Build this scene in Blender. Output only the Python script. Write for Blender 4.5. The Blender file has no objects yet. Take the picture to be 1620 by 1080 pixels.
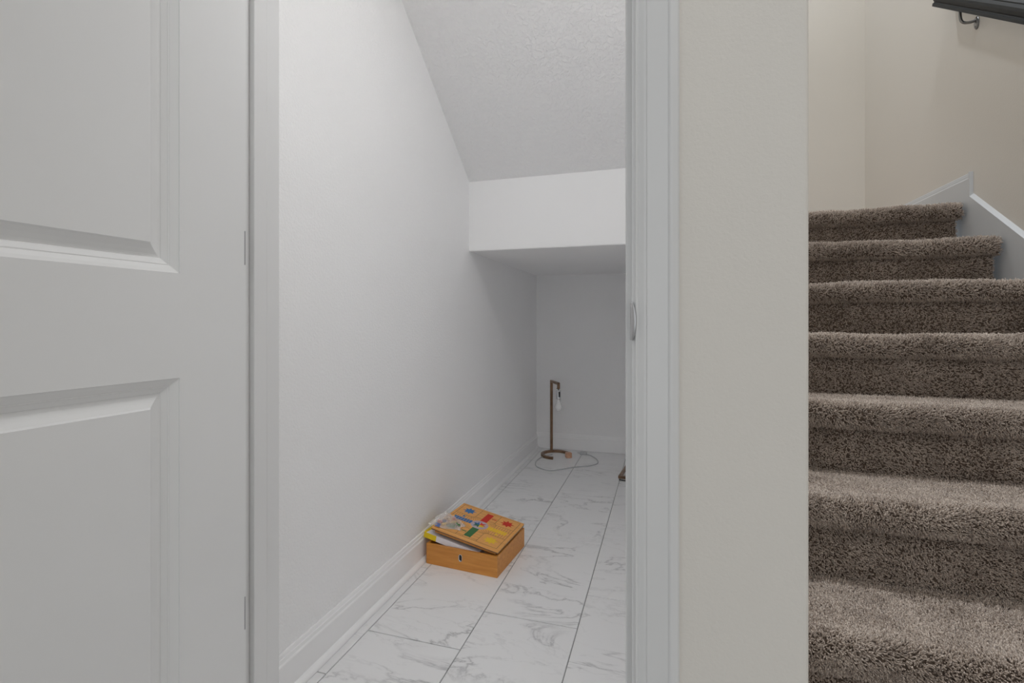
import bpy, bmesh, math, random
import numpy as np
from mathutils import Vector, Matrix
R = math.radians
S = bpy.context.scene
C = S.collection

# ------------------------------------------------------------------ camera
F_PX, YAW, HORIZON, EYE = 783.3, 0.2985, 509.5, 0.958
cd = bpy.data.cameras.new('camera'); cam = bpy.data.objects.new('camera', cd); C.objects.link(cam)
cam.location = (0, 0, EYE); cam.rotation_euler = (math.pi / 2, 0, YAW)
cd.sensor_fit = 'HORIZONTAL'; cd.sensor_width = 36.0; cd.lens = 36.0 * F_PX / 1620
cd.shift_y = -(540 - HORIZON) / 1620
cd.clip_start = 0.02
S.camera = cam

# ------------------------------------------------------------------ world, lamps, exposure
W = bpy.data.worlds.new('world'); S.world = W; W.use_nodes = True
W.node_tree.nodes['Background'].inputs[0].default_value = (0.93, 0.97, 1.0, 1)
W.node_tree.nodes['Background'].inputs[1].default_value = 0.90

def area(name, loc, size, power, rot=(0, 0, 0), col=(1, 1, 1), shape='DISK', sy=None, spread=None):
    l = bpy.data.lights.new(name, 'AREA'); l.shape = shape; l.size = size
    if sy: l.size_y = sy
    l.energy = power; l.color = col
    if spread: l.spread = R(spread)
    o = bpy.data.objects.new(name, l); C.objects.link(o); o.location = loc; o.rotation_euler = rot
    return o
area('closet_ceiling_lamp', (-0.065, 1.00, 2.41), 0.24, 4.2, spread=155)
area('hall_ceiling_lamp', (0.15, 0.05, 2.70), 0.45, 3.6, col=(0.97, 0.985, 1.0))
area('hall_ceiling_lamp', (0.75, -0.9, 2.70), 0.45, 3.6, col=(0.97, 0.985, 1.0))
area('landing_lamp', (0.40, 2.92, 4.2), 0.12, 10.8, col=(0.88, 0.94, 1.0))
area('upper_hall_lamp', (0.7, 1.3, 5.1), 0.5, 13.8, col=(0.88, 0.94, 1.0), spread=85)
V = S.view_settings
V.view_transform = 'Standard'; V.look = 'None'; V.gamma = 1.0; V.use_curve_mapping = False
V.exposure = 0.0
S.cycles.max_bounces = 14; S.cycles.diffuse_bounces = 10; S.cycles.transparent_max_bounces = 12

# ------------------------------------------------------------------ materials
def nt(name):
    m = bpy.data.materials.new(name); m.use_nodes = True
    t = m.node_tree; return m, t, t.nodes['Principled BSDF']
def node(t, typ, **kw):
    n = t.nodes.new(typ)
    for k, v in kw.items(): setattr(n, k, v)
    return n
def ramp(t, fac, stops):
    r = node(t, 'ShaderNodeValToRGB'); e = r.color_ramp.elements
    e[0].position, e[0].color = stops[0][0], (*stops[0][1], 1)
    e[1].position, e[1].color = stops[-1][0], (*stops[-1][1], 1)
    for p, c in stops[1:-1]:
        x = e.new(p); x.color = (*c, 1)
    t.links.new(fac, r.inputs[0]); return r.outputs[0]
def coords(t, kind='Object'):
    if kind == 'World':
        return node(t, 'ShaderNodeNewGeometry').outputs['Position']
    return node(t, 'ShaderNodeTexCoord').outputs[kind]
def noise(t, vec, scale, detail=3, rough=0.5, dist=0.0):
    n = node(t, 'ShaderNodeTexNoise'); n.inputs['Scale'].default_value = scale
    n.inputs['Detail'].default_value = detail; n.inputs['Roughness'].default_value = rough
    n.inputs['Distortion'].default_value = dist
    t.links.new(vec, n.inputs['Vector']); return n.outputs['Fac']
def bump(t, b, height, strength, dist):
    n = node(t, 'ShaderNodeBump'); n.inputs['Strength'].default_value = strength
    n.inputs['Distance'].default_value = dist
    t.links.new(height, n.inputs['Height']); t.links.new(n.outputs[0], b.inputs['Normal'])
def plain(name, col, rough=0.5, metal=0.0, var=0.04, scale=30):
    m, t, b = nt(name)
    c0 = tuple(x * (1 - var) for x in col); c1 = tuple(min(1, x * (1 + var)) for x in col)
    t.links.new(ramp(t, noise(t, coords(t, 'World'), scale, 2), [(0.35, c0), (0.65, c1)]), b.inputs['Base Color'])
    b.inputs['Roughness'].default_value = rough; b.inputs['Metallic'].default_value = metal
    return m
def paint(name, col, tex_scale, strength, dist, rough=0.6, knock=False):
    m, t, b = nt(name)
    p = coords(t, 'World')
    t.links.new(ramp(t, noise(t, p, 2.2, 3), [(0.3, tuple(x * 0.985 for x in col)), (0.7, col)]), b.inputs['Base Color'])
    b.inputs['Roughness'].default_value = rough
    h = noise(t, p, tex_scale, 4, 0.55, 0.4)
    if knock:
        r = node(t, 'ShaderNodeMapRange'); r.inputs['From Min'].default_value = 0.42; r.inputs['From Max'].default_value = 0.62
        r.interpolation_type = 'SMOOTHSTEP'
        t.links.new(h, r.inputs['Value']); h = r.outputs[0]
    bump(t, b, h, strength, dist)
    return m

M = {}
M['white_wall'] = paint('white_wall_paint', (0.93, 0.93, 0.935), 140, 0.65, 0.003)
M['knockdown'] = paint('knockdown_ceiling_paint', (0.91, 0.91, 0.915), 62, 0.5, 0.0034, 0.7, True)
M['smooth_wall'] = paint('smooth_header_paint', (0.92, 0.92, 0.925), 180, 0.10, 0.001)
M['beige'] = paint('beige_wall_paint', (0.80, 0.765, 0.712), 190, 0.30, 0.0018)
M['trim'] = plain('semigloss_trim_paint', (0.76, 0.76, 0.76), 0.26, 0, 0.01, 3)
M['base'] = plain('satin_baseboard_paint', (0.91, 0.91, 0.915), 0.4, 0, 0.01, 3)
M['door'] = plain('semigloss_door_paint', (0.775, 0.775, 0.775), 0.42, 0, 0.01, 3)
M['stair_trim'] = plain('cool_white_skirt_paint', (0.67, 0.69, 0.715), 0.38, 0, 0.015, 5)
M['grout'] = plain('grey_grout', (0.33, 0.33, 0.33), 0.9, 0, 0.08, 200)
M['steel'] = plain('satin_nickel', (0.55, 0.55, 0.56), 0.32, 1.0, 0.03)
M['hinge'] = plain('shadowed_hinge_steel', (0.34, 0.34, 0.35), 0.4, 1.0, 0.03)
M['bracket'] = plain('dark_nickel_bracket', (0.30, 0.30, 0.30), 0.35, 1.0, 0.03)
M['chrome'] = plain('polished_chrome', (0.75, 0.76, 0.78), 0.25, 0.9, 0.02)
M['black'] = plain('matte_black', (0.02, 0.02, 0.022), 0.5)
M['rail'] = plain('charcoal_painted_wood', (0.021, 0.022, 0.023), 0.5, 0, 0.15, 12)
M['rail'].node_tree.nodes['Principled BSDF'].inputs['Specular IOR Level'].default_value = 0.25
M['cord'] = plain('clear_grey_cord', (0.56, 0.57, 0.58), 0.35)

def brass():
    m, t, b = nt('aged_brass')
    t.links.new(ramp(t, noise(t, coords(t), 18, 4), [(0.35, (0.22, 0.135, 0.085)), (0.7, (0.36, 0.225, 0.145))]), b.inputs['Base Color'])
    b.inputs['Metallic'].default_value = 0.85; b.inputs['Roughness'].default_value = 0.32
    return m
M['brass'] = brass()
M['copper'] = plain('bright_copper', (0.72, 0.42, 0.28), 0.38, 0.6, 0.05, 40)

def marble():
    m, t, b = nt('white_marble_tile')
    p = coords(t); oi = node(t, 'ShaderNodeObjectInfo')
    add = node(t, 'ShaderNodeVectorMath', operation='MULTIPLY_ADD')
    cmb = node(t, 'ShaderNodeCombineXYZ')
    for i, k in enumerate((37.0, 91.0, 53.0)):
        mu = node(t, 'ShaderNodeMath', operation='MULTIPLY'); mu.inputs[1].default_value = k
        t.links.new(oi.outputs['Random'], mu.inputs[0]); t.links.new(mu.outputs[0], cmb.inputs[i])
    mp = node(t, 'ShaderNodeMapping'); mp.inputs['Rotation'].default_value = (0, 0, R(-50)); mp.inputs['Scale'].default_value = (1.0, 2.6, 1)
    t.links.new(p, mp.inputs['Vector'])
    va = node(t, 'ShaderNodeVectorMath', operation='ADD'); t.links.new(mp.outputs[0], va.inputs[0]); t.links.new(cmb.outputs[0], va.inputs[1])
    def vein(scale, width, detail, dist):
        n = noise(t, va.outputs[0], scale, detail, 0.58, dist)
        s = node(t, 'ShaderNodeMath', operation='SUBTRACT'); s.inputs[1].default_value = 0.5; t.links.new(n, s.inputs[0])
        a = node(t, 'ShaderNodeMath', operation='ABSOLUTE'); t.links.new(s.outputs[0], a.inputs[0])
        r = node(t, 'ShaderNodeMapRange'); r.inputs['From Max'].default_value = width; r.inputs['To Min'].default_value = 1; r.inputs['To Max'].default_value = 0
        t.links.new(a.outputs[0], r.inputs['Value'])
        q = node(t, 'ShaderNodeMath', operation='POWER'); q.inputs[1].default_value = 1.6; t.links.new(r.outputs[0], q.inputs[0])
        return q.outputs[0]
    v1 = vein(1.7, 0.022, 7, 0.7); v2 = vein(3.1, 0.014, 6, 0.5)
    # patches where the veins show
    k1 = node(t, 'ShaderNodeMapRange'); k1.inputs['From Min'].default_value = 0.36; k1.inputs['From Max'].default_value = 0.62
    t.links.new(noise(t, va.outputs[0], 2.3, 2), k1.inputs['Value'])
    k2 = node(t, 'ShaderNodeMapRange'); k2.inputs['From Min'].default_value = 0.40; k2.inputs['From Max'].default_value = 0.68
    t.links.new(noise(t, va.outputs[0], 4.1, 2), k2.inputs['Value'])
    m1 = node(t, 'ShaderNodeMath', operation='MULTIPLY'); t.links.new(v1, m1.inputs[0]); t.links.new(k1.outputs[0], m1.inputs[1])
    m2 = node(t, 'ShaderNodeMath', operation='MULTIPLY'); t.links.new(v2, m2.inputs[0]); t.links.new(k2.outputs[0], m2.inputs[1])
    m3 = node(t, 'ShaderNodeMath', operation='MULTIPLY'); t.links.new(m2.outputs[0], m3.inputs[0]); m3.inputs[1].default_value = 0.6
    sm = node(t, 'ShaderNodeMath', operation='ADD', use_clamp=True); t.links.new(m1.outputs[0], sm.inputs[0]); t.links.new(m3.outputs[0], sm.inputs[1])
    col = ramp(t, sm.outputs[0], [(0.0, (0.84, 0.84, 0.845)), (0.4, (0.76, 0.76, 0.765)), (1.0, (0.52, 0.52, 0.53))])
    t.links.new(col, b.inputs['Base Color']); b.inputs['Roughness'].default_value = 0.38
    return m
M['marble'] = marble()

def carpet():
    m, t, b = nt('brown_frieze_carpet')
    p = coords(t, 'World')
    f = noise(t, p, 330, 2, 0.6)
    g = noise(t, p, 16, 3, 0.6)
    mx = node(t, 'ShaderNodeMath', operation='MULTIPLY_ADD'); mx.inputs[1].default_value = 0.22
    t.links.new(g, mx.inputs[0]); 
    sc = node(t, 'ShaderNodeMath', operation='MULTIPLY'); sc.inputs[1].default_value = 0.8; t.links.new(f, sc.inputs[0])
    t.links.new(sc.outputs[0], mx.inputs[2])
    t.links.new(ramp(t, mx.outputs[0], [(0.38, (0.20, 0.149, 0.116)), (0.52, (0.50, 0.408, 0.340)), (0.66, (0.79, 0.68, 0.59))]), b.inputs['Base Color'])
    b.inputs['Roughness'].default_value = 0.9
    b.inputs['Sheen Weight'].default_value = 0.25
    return m
M['carpet'] = carpet()
M['backing'] = plain('gap_shade_backing', (0.11, 0.080, 0.060), 0.95, 0, 0.2, 90)  # carpet base coloured dark to stand in for shade between the tufts

def wood(name, lo, hi, stretch=(3, 40, 40)):
    m, t, b = nt(name)
    mp = node(t, 'ShaderNodeMapping'); mp.inputs['Scale'].default_value = stretch
    t.links.new(coords(t), mp.inputs['Vector'])
    n = noise(t, mp.outputs[0], 2.2, 5, 0.6, 0.6)
    t.links.new(ramp(t, n, [(0.3, lo), (0.7, hi)]), b.inputs['Base Color'])
    b.inputs['Roughness'].default_value = 0.42
    return m
M['box_wood'] = wood('honey_varnished_wood', (0.56, 0.215, 0.036), (0.72, 0.32, 0.066))
M['board_wood'] = wood('light_varnished_board', (0.74, 0.34, 0.085), (0.86, 0.44, 0.13))
M['edge_wood'] = wood('dark_plywood_edge', (0.17, 0.075, 0.03), (0.24, 0.11, 0.045))
for k, c in dict(p_red=(0.60, 0.022, 0.006), p_blue=(0.03, 0.16, 0.40), p_green=(0.045, 0.17, 0.05), p_yellow=(0.86, 0.56, 0.02),
                 p_line=(0.16, 0.06, 0.02), p_lilac=(0.47, 0.39, 0.44), carton_white=(0.80, 0.77, 0.80), carton_yellow=(0.80, 0.58, 0.004),
                 print_grey=(0.38, 0.36, 0.42), pawn_tan=(0.70, 0.47, 0.27), label_blue=(0.10, 0.17, 0.42)).items():
    M[k] = plain(k, c, 0.5, 0, 0.03)

def clear(name, col, alpha_mix, rough):
    m, t, b = nt(name)
    out = t.nodes['Material Output']
    tr = node(t, 'ShaderNodeBsdfTransparent'); mx = node(t, 'ShaderNodeMixShader')
    mx.inputs[0].default_value = alpha_mix
    b.inputs['Base Color'].default_value = (*col, 1); b.inputs['Roughness'].default_value = rough
    t.links.new(tr.outputs[0], mx.inputs[1]); t.links.new(b.outputs[0], mx.inputs[2]); t.links.new(mx.outputs[0], out.inputs[0])
    return m
M['bag'] = clear('clear_crinkled_film', (0.92, 0.90, 0.88), 0.30, 0.2)
M['bulb'] = clear('frosted_bulb_glass', (0.96, 0.96, 0.96), 0.7, 0.25)

# ------------------------------------------------------------------ mesh helpers
def mk(name, verts, faces, mat, parent=None, smooth=False):
    me = bpy.data.meshes.new(name); me.from_pydata([tuple(v) for v in verts], [], faces); me.update()
    o = bpy.data.objects.new(name, me); C.objects.link(o)
    if mat: me.materials.append(M[mat])
    if smooth:
        for p in me.polygons: p.use_smooth = True
    if parent: o.parent = parent
    return o
def from_bm(name, bm, mat, parent=None, smooth=False):
    bmesh.ops.recalc_face_normals(bm, faces=bm.faces)
    me = bpy.data.meshes.new(name); bm.to_mesh(me); bm.free()
    o = bpy.data.objects.new(name, me); C.objects.link(o); me.materials.append(M[mat])
    if smooth:
        for p in me.polygons: p.use_smooth = True
    if parent: o.parent = parent
    return o
def bm_box(bm, x0, x1, y0, y1, z0, z1, bev=0.0, seg=1, mtx=None):
    vs = [bm.verts.new((x, y, z)) for x in (x0, x1) for y in (y0, y1) for z in (z0, z1)]
    fs = [(0, 1, 3, 2), (4, 6, 7, 5), (0, 4, 5, 1), (2, 3, 7, 6), (0, 2, 6, 4), (1, 5, 7, 3)]
    faces = [bm.faces.new([vs[i] for i in f]) for f in fs]
    if bev:
        es = list({e for f in faces for e in f.edges})
        r = bmesh.ops.bevel(bm, geom=es, offset=bev, segments=seg, affect='EDGES', profile=0.5)
        vs = list({v for f in r['faces'] for v in f.verts} | {v for v in vs if v.is_valid})
    if mtx is not None: bmesh.ops.transform(bm, matrix=mtx, verts=[v for v in vs if v.is_valid])
def box(name, x0, x1, y0, y1, z0, z1, mat, parent=None, bev=0.0, seg=1):
    bm = bmesh.new(); bm_box(bm, x0, x1, y0, y1, z0, z1, bev, seg); return from_bm(name, bm, mat, parent)
def prism(name, pts, axis, a, b, mat, parent=None, smooth=False):
    """closed 2-D profile swept along an axis: 'X' pts=(y,z), 'Y' pts=(x,z), 'Z' pts=(x,y)"""
    f = {'X': lambda p, t: (t, p[0], p[1]), 'Y': lambda p, t: (p[0], t, p[1]), 'Z': lambda p, t: (p[0], p[1], t)}[axis]
    bm = bmesh.new(); A = [bm.verts.new(f(p, a)) for p in pts]; B = [bm.verts.new(f(p, b)) for p in pts]; n = len(pts)
    for i in range(n): bm.faces.new((A[i], A[(i + 1) % n], B[(i + 1) % n], B[i]))
    bm.faces.new(A); bm.faces.new(B[::-1])
    return from_bm(name, bm, mat, parent, smooth)
def tube(name, pts, r, mat, parent=None, n=10, closed=False):
    pts = [Vector(p) for p in pts]; vs = []; fs = []; m = len(pts); up = None
    for i, p in enumerate(pts):
        if closed: d = pts[(i + 1) % m] - pts[i - 1]
        else: d = pts[min(i + 1, m - 1)] - pts[max(i - 1, 0)]
        d.normalize()
        if up is None: up = d.orthogonal().normalized()
        up = (up - d * up.dot(d)).normalized(); w = d.cross(up)
        for k in range(n):
            a = 2 * math.pi * k / n; vs.append(p + (up * math.cos(a) + w * math.sin(a)) * r)
    for i in range(m if closed else m - 1):
        for k in range(n):
            a, b = i * n + k, i * n + (k + 1) % n; j = ((i + 1) % m) * n
            fs.append((a, b, j + (k + 1) % n, j + k))
    if not closed: fs += [tuple(range(n))[::-1], tuple((m - 1) * n + k for k in range(n))]
    return mk(name, vs, fs, mat, parent, True)
def lathe(name, prof, mat, parent=None, n=20, loc=(0, 0, 0)):
    vs = []; fs = []; m = len(prof)
    for r, z in prof:
        for k in range(n):
            a = 2 * math.pi * k / n; vs.append((loc[0] + r * math.cos(a), loc[1] + r * math.sin(a), loc[2] + z))
    for i in range(m - 1):
        for k in range(n): fs.append((i * n + k, i * n + (k + 1) % n, (i + 1) * n + (k + 1) % n, (i + 1) * n + k))
    fs += [tuple(range(n))[::-1], tuple((m - 1) * n + k for k in range(n))]
    return mk(name, vs, fs, mat, parent, True)
def spline(P, n=8, closed=False):
    P = [Vector(p) for p in P]; out = []; m = len(P)
    for i in range(m if closed else m - 1):
        if closed: p0, p1, p2, p3 = P[i - 1], P[i], P[(i + 1) % m], P[(i + 2) % m]
        else: p0, p1, p2, p3 = P[max(i - 1, 0)], P[i], P[i + 1], P[min(i + 2, m - 1)]
        for k in range(n):
            t = k / n
            out.append(0.5 * ((2 * p1) + (p2 - p0) * t + (2 * p0 - 5 * p1 + 4 * p2 - p3) * t * t + (3 * p1 - p0 - 3 * p2 + p3) * t ** 3))
    if not closed: out.append(P[-1])
    return out
def struct(o): o['kind'] = 'structure'; return o
def tag(o, label, cat, group=None):
    o['label'] = label; o['category'] = cat
    if group: o['group'] = group
    return o
def empty(name, loc=(0, 0, 0), rot=(0, 0, 0)):
    o = bpy.data.objects.new(name, None); C.objects.link(o); o.location = loc; o.rotation_euler = rot; o.empty_display_size = 0.05
    return o

# ------------------------------------------------------------------ key dimensions (metres)
YW = 0.712            # hall face of the front wall
YC = 0.826            # closet face of the front wall
XL = -0.937           # closet left wall
YB = 3.681            # closet back wall
XC = 0.062            # closet right wall face
XE = 0.1764           # end of the front wall at the stairs
XR = 1.215            # right wall of the stairs
JL, JR = -0.751, -0.0435   # jamb faces
HEAD = 2.05
TOP = 5.2
YLB = 3.655           # landing back wall
# closet ceiling
YH, ZHB, ZHT = 2.315, 1.314, 1.6615      # header face, its bottom and top
SL = (2.1529 - 1.657) / (2.3016 - 1.6337)
CZ = 2.74; CC = 2.44
YS = YH - (CC - ZHT) / SL               # where the slope meets the flat part

# ------------------------------------------------------------------ setting: floor with tiles
floor = struct(box('floor', -1.62, 2.4, -2.6, YB + 0.02, -0.06, -0.004, 'grout'))
PX, PY, G = 0.3109, 0.607, 0.0016
rows = {}
for i in range(-1, 4): rows[i] = (-0.8817 + PX * i, 1.3406 + 0.1995 * i)
full = None; nt_ = 0
def tile_mesh(w, l):
    bm = bmesh.new(); bm_box(bm, -w / 2, w / 2, -l / 2, l / 2, -0.006, 0.0)
    top = [e for e in bm.edges if all(v.co.z > -0.001 for v in e.verts)]
    bmesh.ops.bevel(bm, geom=top, offset=0.0007, segments=1, affect='EDGES')
    bmesh.ops.recalc_face_normals(bm, faces=bm.faces)
    me = bpy.data.meshes.new('tile'); bm.to_mesh(me); bm.free(); me.materials.append(M['marble']); return me
FULL = tile_mesh(PX - 2 * G, PY - 2 * G)
for i in range(-1, 4):
    x0, j0 = rows[i]; x1 = x0 + PX
    a0, a1 = max(x0, XL - 0.012), min(x1, XC + 0.012)
    if i == 3: a0, a1 = x0, XC + 0.012
    if a1 - a0 < 0.02: continue
    k = -2
    while j0 + PY * k < YB:
        b0, b1 = j0 + PY * k, j0 + PY * (k + 1); k += 1
        b1 = min(b1, YB + 0.012)
        if b1 - b0 < 0.03: continue
        w, l = a1 - a0 - 2 * G, b1 - b0 - 2 * G
        me = FULL if abs(w - PX + 2 * G) < 1e-4 and abs(l - PY + 2 * G) < 1e-4 else tile_mesh(w, l)
        o = bpy.data.objects.new('tile', me); C.objects.link(o); o.parent = floor
        o.location = ((a0 + a1) / 2, (b0 + b1) / 2, 0.0)
# hall side of the floor, outside the picture: tiles in the same bond
for i in list(range(-3, -1)) + list(range(3, 9)):
    x0 = -0.8817 + PX * i; j0 = 1.3406 + 0.1995 * i; k = -8
    for k in range(-9, 3):
        b0 = j0 + PY * k
        if b0 < -1.0 or b0 + PY > 0.75: continue
        o = bpy.data.objects.new('tile', FULL); C.objects.link(o); o.parent = floor
        o.location = (x0 + PX / 2, b0 + PY / 2, 0.0)

# ------------------------------------------------------------------ setting: walls
struct(box('wall_closet_left', XL - 0.1, XL, YW + 0.02, YLB + 0.12, -0.05, TOP, 'white_wall'))
struct(box('wall_closet_back', XL, XC, YB, YB + 0.1, -0.05, ZHB, 'white_wall'))
# wall between closet and stairs, closet side white, stair side beige
struct(box('wall_closet_right', XC, XC + 0.05, YC, YB, -0.05, CZ, 'white_wall'))
struct(box('wall_stair_left', XC + 0.05, XE, YC, 2.56, -0.05, TOP, 'beige'))
# front wall: right of the door (rounded outer corner), left of the door, above the door
bm = bmesh.new(); bm_box(bm, JR + 0.019, XE, YW, YC, -0.05, TOP)
es = [e for e in bm.edges if all(abs(v.co.x - XE) < 1e-5 and abs(v.co.y - YW) < 1e-5 for v in e.verts)]
bmesh.ops.bevel(bm, geom=es, offset=0.006, segments=4, affect='EDGES', profile=0.5)
struct(from_bm('wall_front_right', bm, 'beige'))
struct(box('wall_front_left', -1.62, JL - 0.019, YW, YC, -0.05, CZ + 0.06, 'beige'))
struct(box('wall_front_above_door', JL - 0.019, JR + 0.019, YW, YC, HEAD + 0.019, TOP, 'beige'))
# closet inside face of the front wall is part of the same boxes; closet ceiling pieces
struct(box('ceiling_closet_flat', XL, XC, YC, YS + 0.002, CC, CC + 0.06, 'white_wall'))
t_ = 0.06
struct(prism('ceiling_closet_slope', [(YS, CC), (YH + 0.01, ZHT - 0.01 * SL), (YH + 0.01, ZHT + t_), (YS, CC + t_)], 'X', XL, XC, 'knockdown'))
bm = bmesh.new(); bm_box(bm, XL, XC, YH, YH + 0.1, ZHB, ZHT + 0.05)
es = [e for e in bm.edges if all(abs(v.co.z - ZHB) < 1e-5 and abs(v.co.y - YH) < 1e-5 for v in e.verts)]
bmesh.ops.bevel(bm, geom=es, offset=0.003, segments=2, affect='EDGES')
struct(from_bm('wall_closet_header', bm, 'smooth_wall'))
struct(box('ceiling_closet_soffit', XL, XC, YH + 0.1, YB + 0.1, ZHB, ZHB + 0.05, 'smooth_wall'))
# stairwell shell
struct(box('wall_right', XR, XR + 0.1, -2.6, YLB + 0.1, -0.05, TOP, 'beige'))
struct(box('wall_landing_back', XL, XR + 0.1, YLB, YLB + 0.1, ZHB + 0.02, TOP, 'beige'))
struct(box('ceiling_stairwell', XL - 0.1, XR + 0.1, 0.5, YLB + 0.1, TOP, TOP + 0.05, 'white_wall'))
struct(box('wall_stairwell_front', XE, XR, 0.58, YW - 0.012, CZ, TOP, 'beige'))
# hall shell
struct(box('ceiling_hall', -1.62, XR, -2.6, YW - 0.012, CZ, CZ + 0.06, 'white_wall'))
struct(box('wall_hall_left', -1.72, -1.62, -2.6, YW, -0.05, CZ + 0.06, 'beige'))

# ------------------------------------------------------------------ setting: baseboards
def base_profile(h=0.112, t=0.0125):
    # (distance from wall, height): flat board with a stepped ogee top
    return [(0, 0), (t, 0), (t, h - 0.027), (t - 0.0012, h - 0.0245), (t - 0.0035, h - 0.022), (t - 0.0045, h - 0.0125),
            (t - 0.0062, h - 0.0115), (t - 0.0068, h - 0.009), (t - 0.0078, h - 0.003), (t - 0.0092, h), (0, h)]
def shoe_profile(t=0.0125, r=0.0155):
    return [(t, 0.001)] + [(t + r * math.cos(a), 0.001 + r * math.sin(a)) for a in [R(9 * k) for k in range(11)]]
bl = prism('baseboard_closet_left', [(XL + a, b) for a, b in base_profile()], 'Y', YC, YB, 'base')
struct(bl)
prism('shoe_moulding', [(XL + a, b) for a, b in shoe_profile()], 'Y', YC, YB - 0.012, 'base', bl, False)
bb = struct(prism('baseboard_closet_back', [(YB - a, b + 0.002) for a, b in base_profile(0.116)], 'X', XL, XC, 'base'))
struct(prism('baseboard_closet_right', [(XC - a, b) for a, b in base_profile()], 'Y', YC, YB, 'base'))

# ------------------------------------------------------------------ setting: door frame
def jamb(name, face, sgn):
    # sgn +1: jamb body lies towards +x of its face
    x0, x1 = sorted((face, face + sgn * 0.019))
    j = struct(box(name, x0, x1, YW, YC, 0.0, HEAD, 'trim', None, 0.0008))
    a, b = sorted((face, face - sgn * 0.0115))
    ds = box('door_stop', a, b, YW + 0.0375, YW + 0.071, 0.0, HEAD, 'trim', j, 0.0022, 2)
    return j
jl = jamb('trim_1', JL, -1); jr = jamb('trim_2', JR, 1)
jh = struct(box('trim_3', JL, JR, YW, YC, HEAD, HEAD + 0.019, 'trim'))
box('door_stop', JL + 0.0115, JR - 0.0115, YW + 0.0375, YW + 0.071, HEAD - 0.0115, HEAD, 'trim', jh)
def casing_profile():
    # (distance from the inner edge, projection from the wall)
    P = [(0.0, 0.0), (0.0, 0.0062), (0.0006, 0.0074), (0.0018, 0.0078), (0.0032, 0.0072), (0.0038, 0.0062), (0.0046, 0.0060)]
    P += [(0.0046 + 0.0100 * k / 6, 0.0060 + 0.0042 * math.sin(k / 6 * math.pi / 2) ** 1.3) for k in range(1, 7)]
    P += [(0.0148, 0.0102), (0.0162, 0.0122), (0.0168, 0.0125), (0.0176, 0.0126), (0.0432, 0.0138), (0.0444, 0.0152), (0.0456, 0.0164), (0.0472, 0.0169), (0.0495, 0.0166), (0.0560, 0.0146), (0.0580, 0.0120), (0.0584, 0.0)]
    return P
REV = 0.0048
struct(prism('trim_4', [(JR + REV + a, YW - b) for a, b in casing_profile()], 'Z', 0.0, HEAD + REV, 'trim'))
struct(prism('trim_5', [(JL - REV - a, YW - b) for a, b in casing_profile()], 'Z', 0.0, HEAD + REV, 'trim'))
struct(prism('trim_6', [(YW - b, HEAD + REV + a) for a, b in casing_profile()], 'X', JL - REV - 0.0584, JR + REV + 0.0584, 'trim'))
# strike plate on the right jamb: plate on the jamb face with a lip curling out past the edge
zc = 0.959
bm = bmesh.new()
bm_box(bm, JR - 0.0016, JR, YW + 0.004, YW + 0.034, zc - 0.028, zc + 0.028)
sp = from_bm('strike_plate', bm, 'steel', jr)
vs = []; fs = []; n = 24
for k in range(n + 1):
    z = zc + 0.0262 * (2 * k / n - 1); q = 1 - (2 * k / n - 1) ** 2
    bulge = 0.0052 * q ** 0.8
    for (x, y) in ((JR - 0.0022, YW + 0.006), (JR - 0.0022, YW - 0.001), (JR - 0.0012 + bulge * 0.45, YW - 0.0045 - bulge * 0.6), (JR + 0.0006 + bulge, YW - 0.0072 - bulge * 0.9),
                   (JR + 0.0018 + bulge, YW - 0.0058 - bulge * 0.85), (JR + 0.0003 + bulge * 0.45, YW - 0.0028 - bulge * 0.5), (JR, YW - 0.0002), (JR, YW + 0.006)):
        vs.append((x, y, z))
for k in range(n):
    for i in range(8): fs.append((k * 8 + i, k * 8 + (i + 1) % 8, (k + 1) * 8 + (i + 1) % 8, (k + 1) * 8 + i))
fs += [tuple(range(8))[::-1], tuple(n * 8 + i for i in range(8))]
mk('strike_lip', vs, fs, 'steel', sp, True)

# ------------------------------------------------------------------ setting: the open door (face looks to +x)
# local frame: x = depth out of the visible face, y = along the door away from the hinge edge, z up
PD = (-0.7076, 0.6985); DT = 0.0345; DW = 0.711; DZ0, DZ1 = 0.012, 2.040
st, U0, U1 = 0.1199, 0.1199, DW - 0.1199
holes = [(U0, U1, 0.215, 0.8724), (U0, U1, 1.0333, 1.905)]
bm = bmesh.new()
us = [0.0, U0, U1, DW]; zs = [DZ0, 0.215, 0.8724, 1.0333, 1.905, DZ1]
grid = {}
for i, u in enumerate(us):
    for k, z in enumerate(zs): grid[i, k] = bm.verts.new((0, u, z))
for i in range(3):
    for k in range(5):
        if i == 1 and k in (1, 3): continue
        bm.faces.new((grid[i, k], grid[i + 1, k], grid[i + 1, k + 1], grid[i, k + 1]))
# edges and back
B = {}
for i in (0, 3):
    for k in (0, 5): B[i, k] = bm.verts.new((-DT, us[i], zs[k]))
bm.faces.new((B[0, 0], B[0, 5], B[3, 5], B[3, 0]))
bm.faces.new([grid[0, k] for k in range(6)] + [B[0, 5], B[0, 0]])
bm.faces.new([grid[3, k] for k in range(6)] + [B[3, 5], B[3, 0]])
bm.faces.new([grid[i, 0] for i in range(4)] + [B[3, 0], B[0, 0]])
bm.faces.new([grid[i, 5] for i in range(4)] + [B[3, 5], B[0, 5]])
door = struct(from_bm('door_1', bm, 'door'))
door.location = (PD[0], PD[1], 0)
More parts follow.
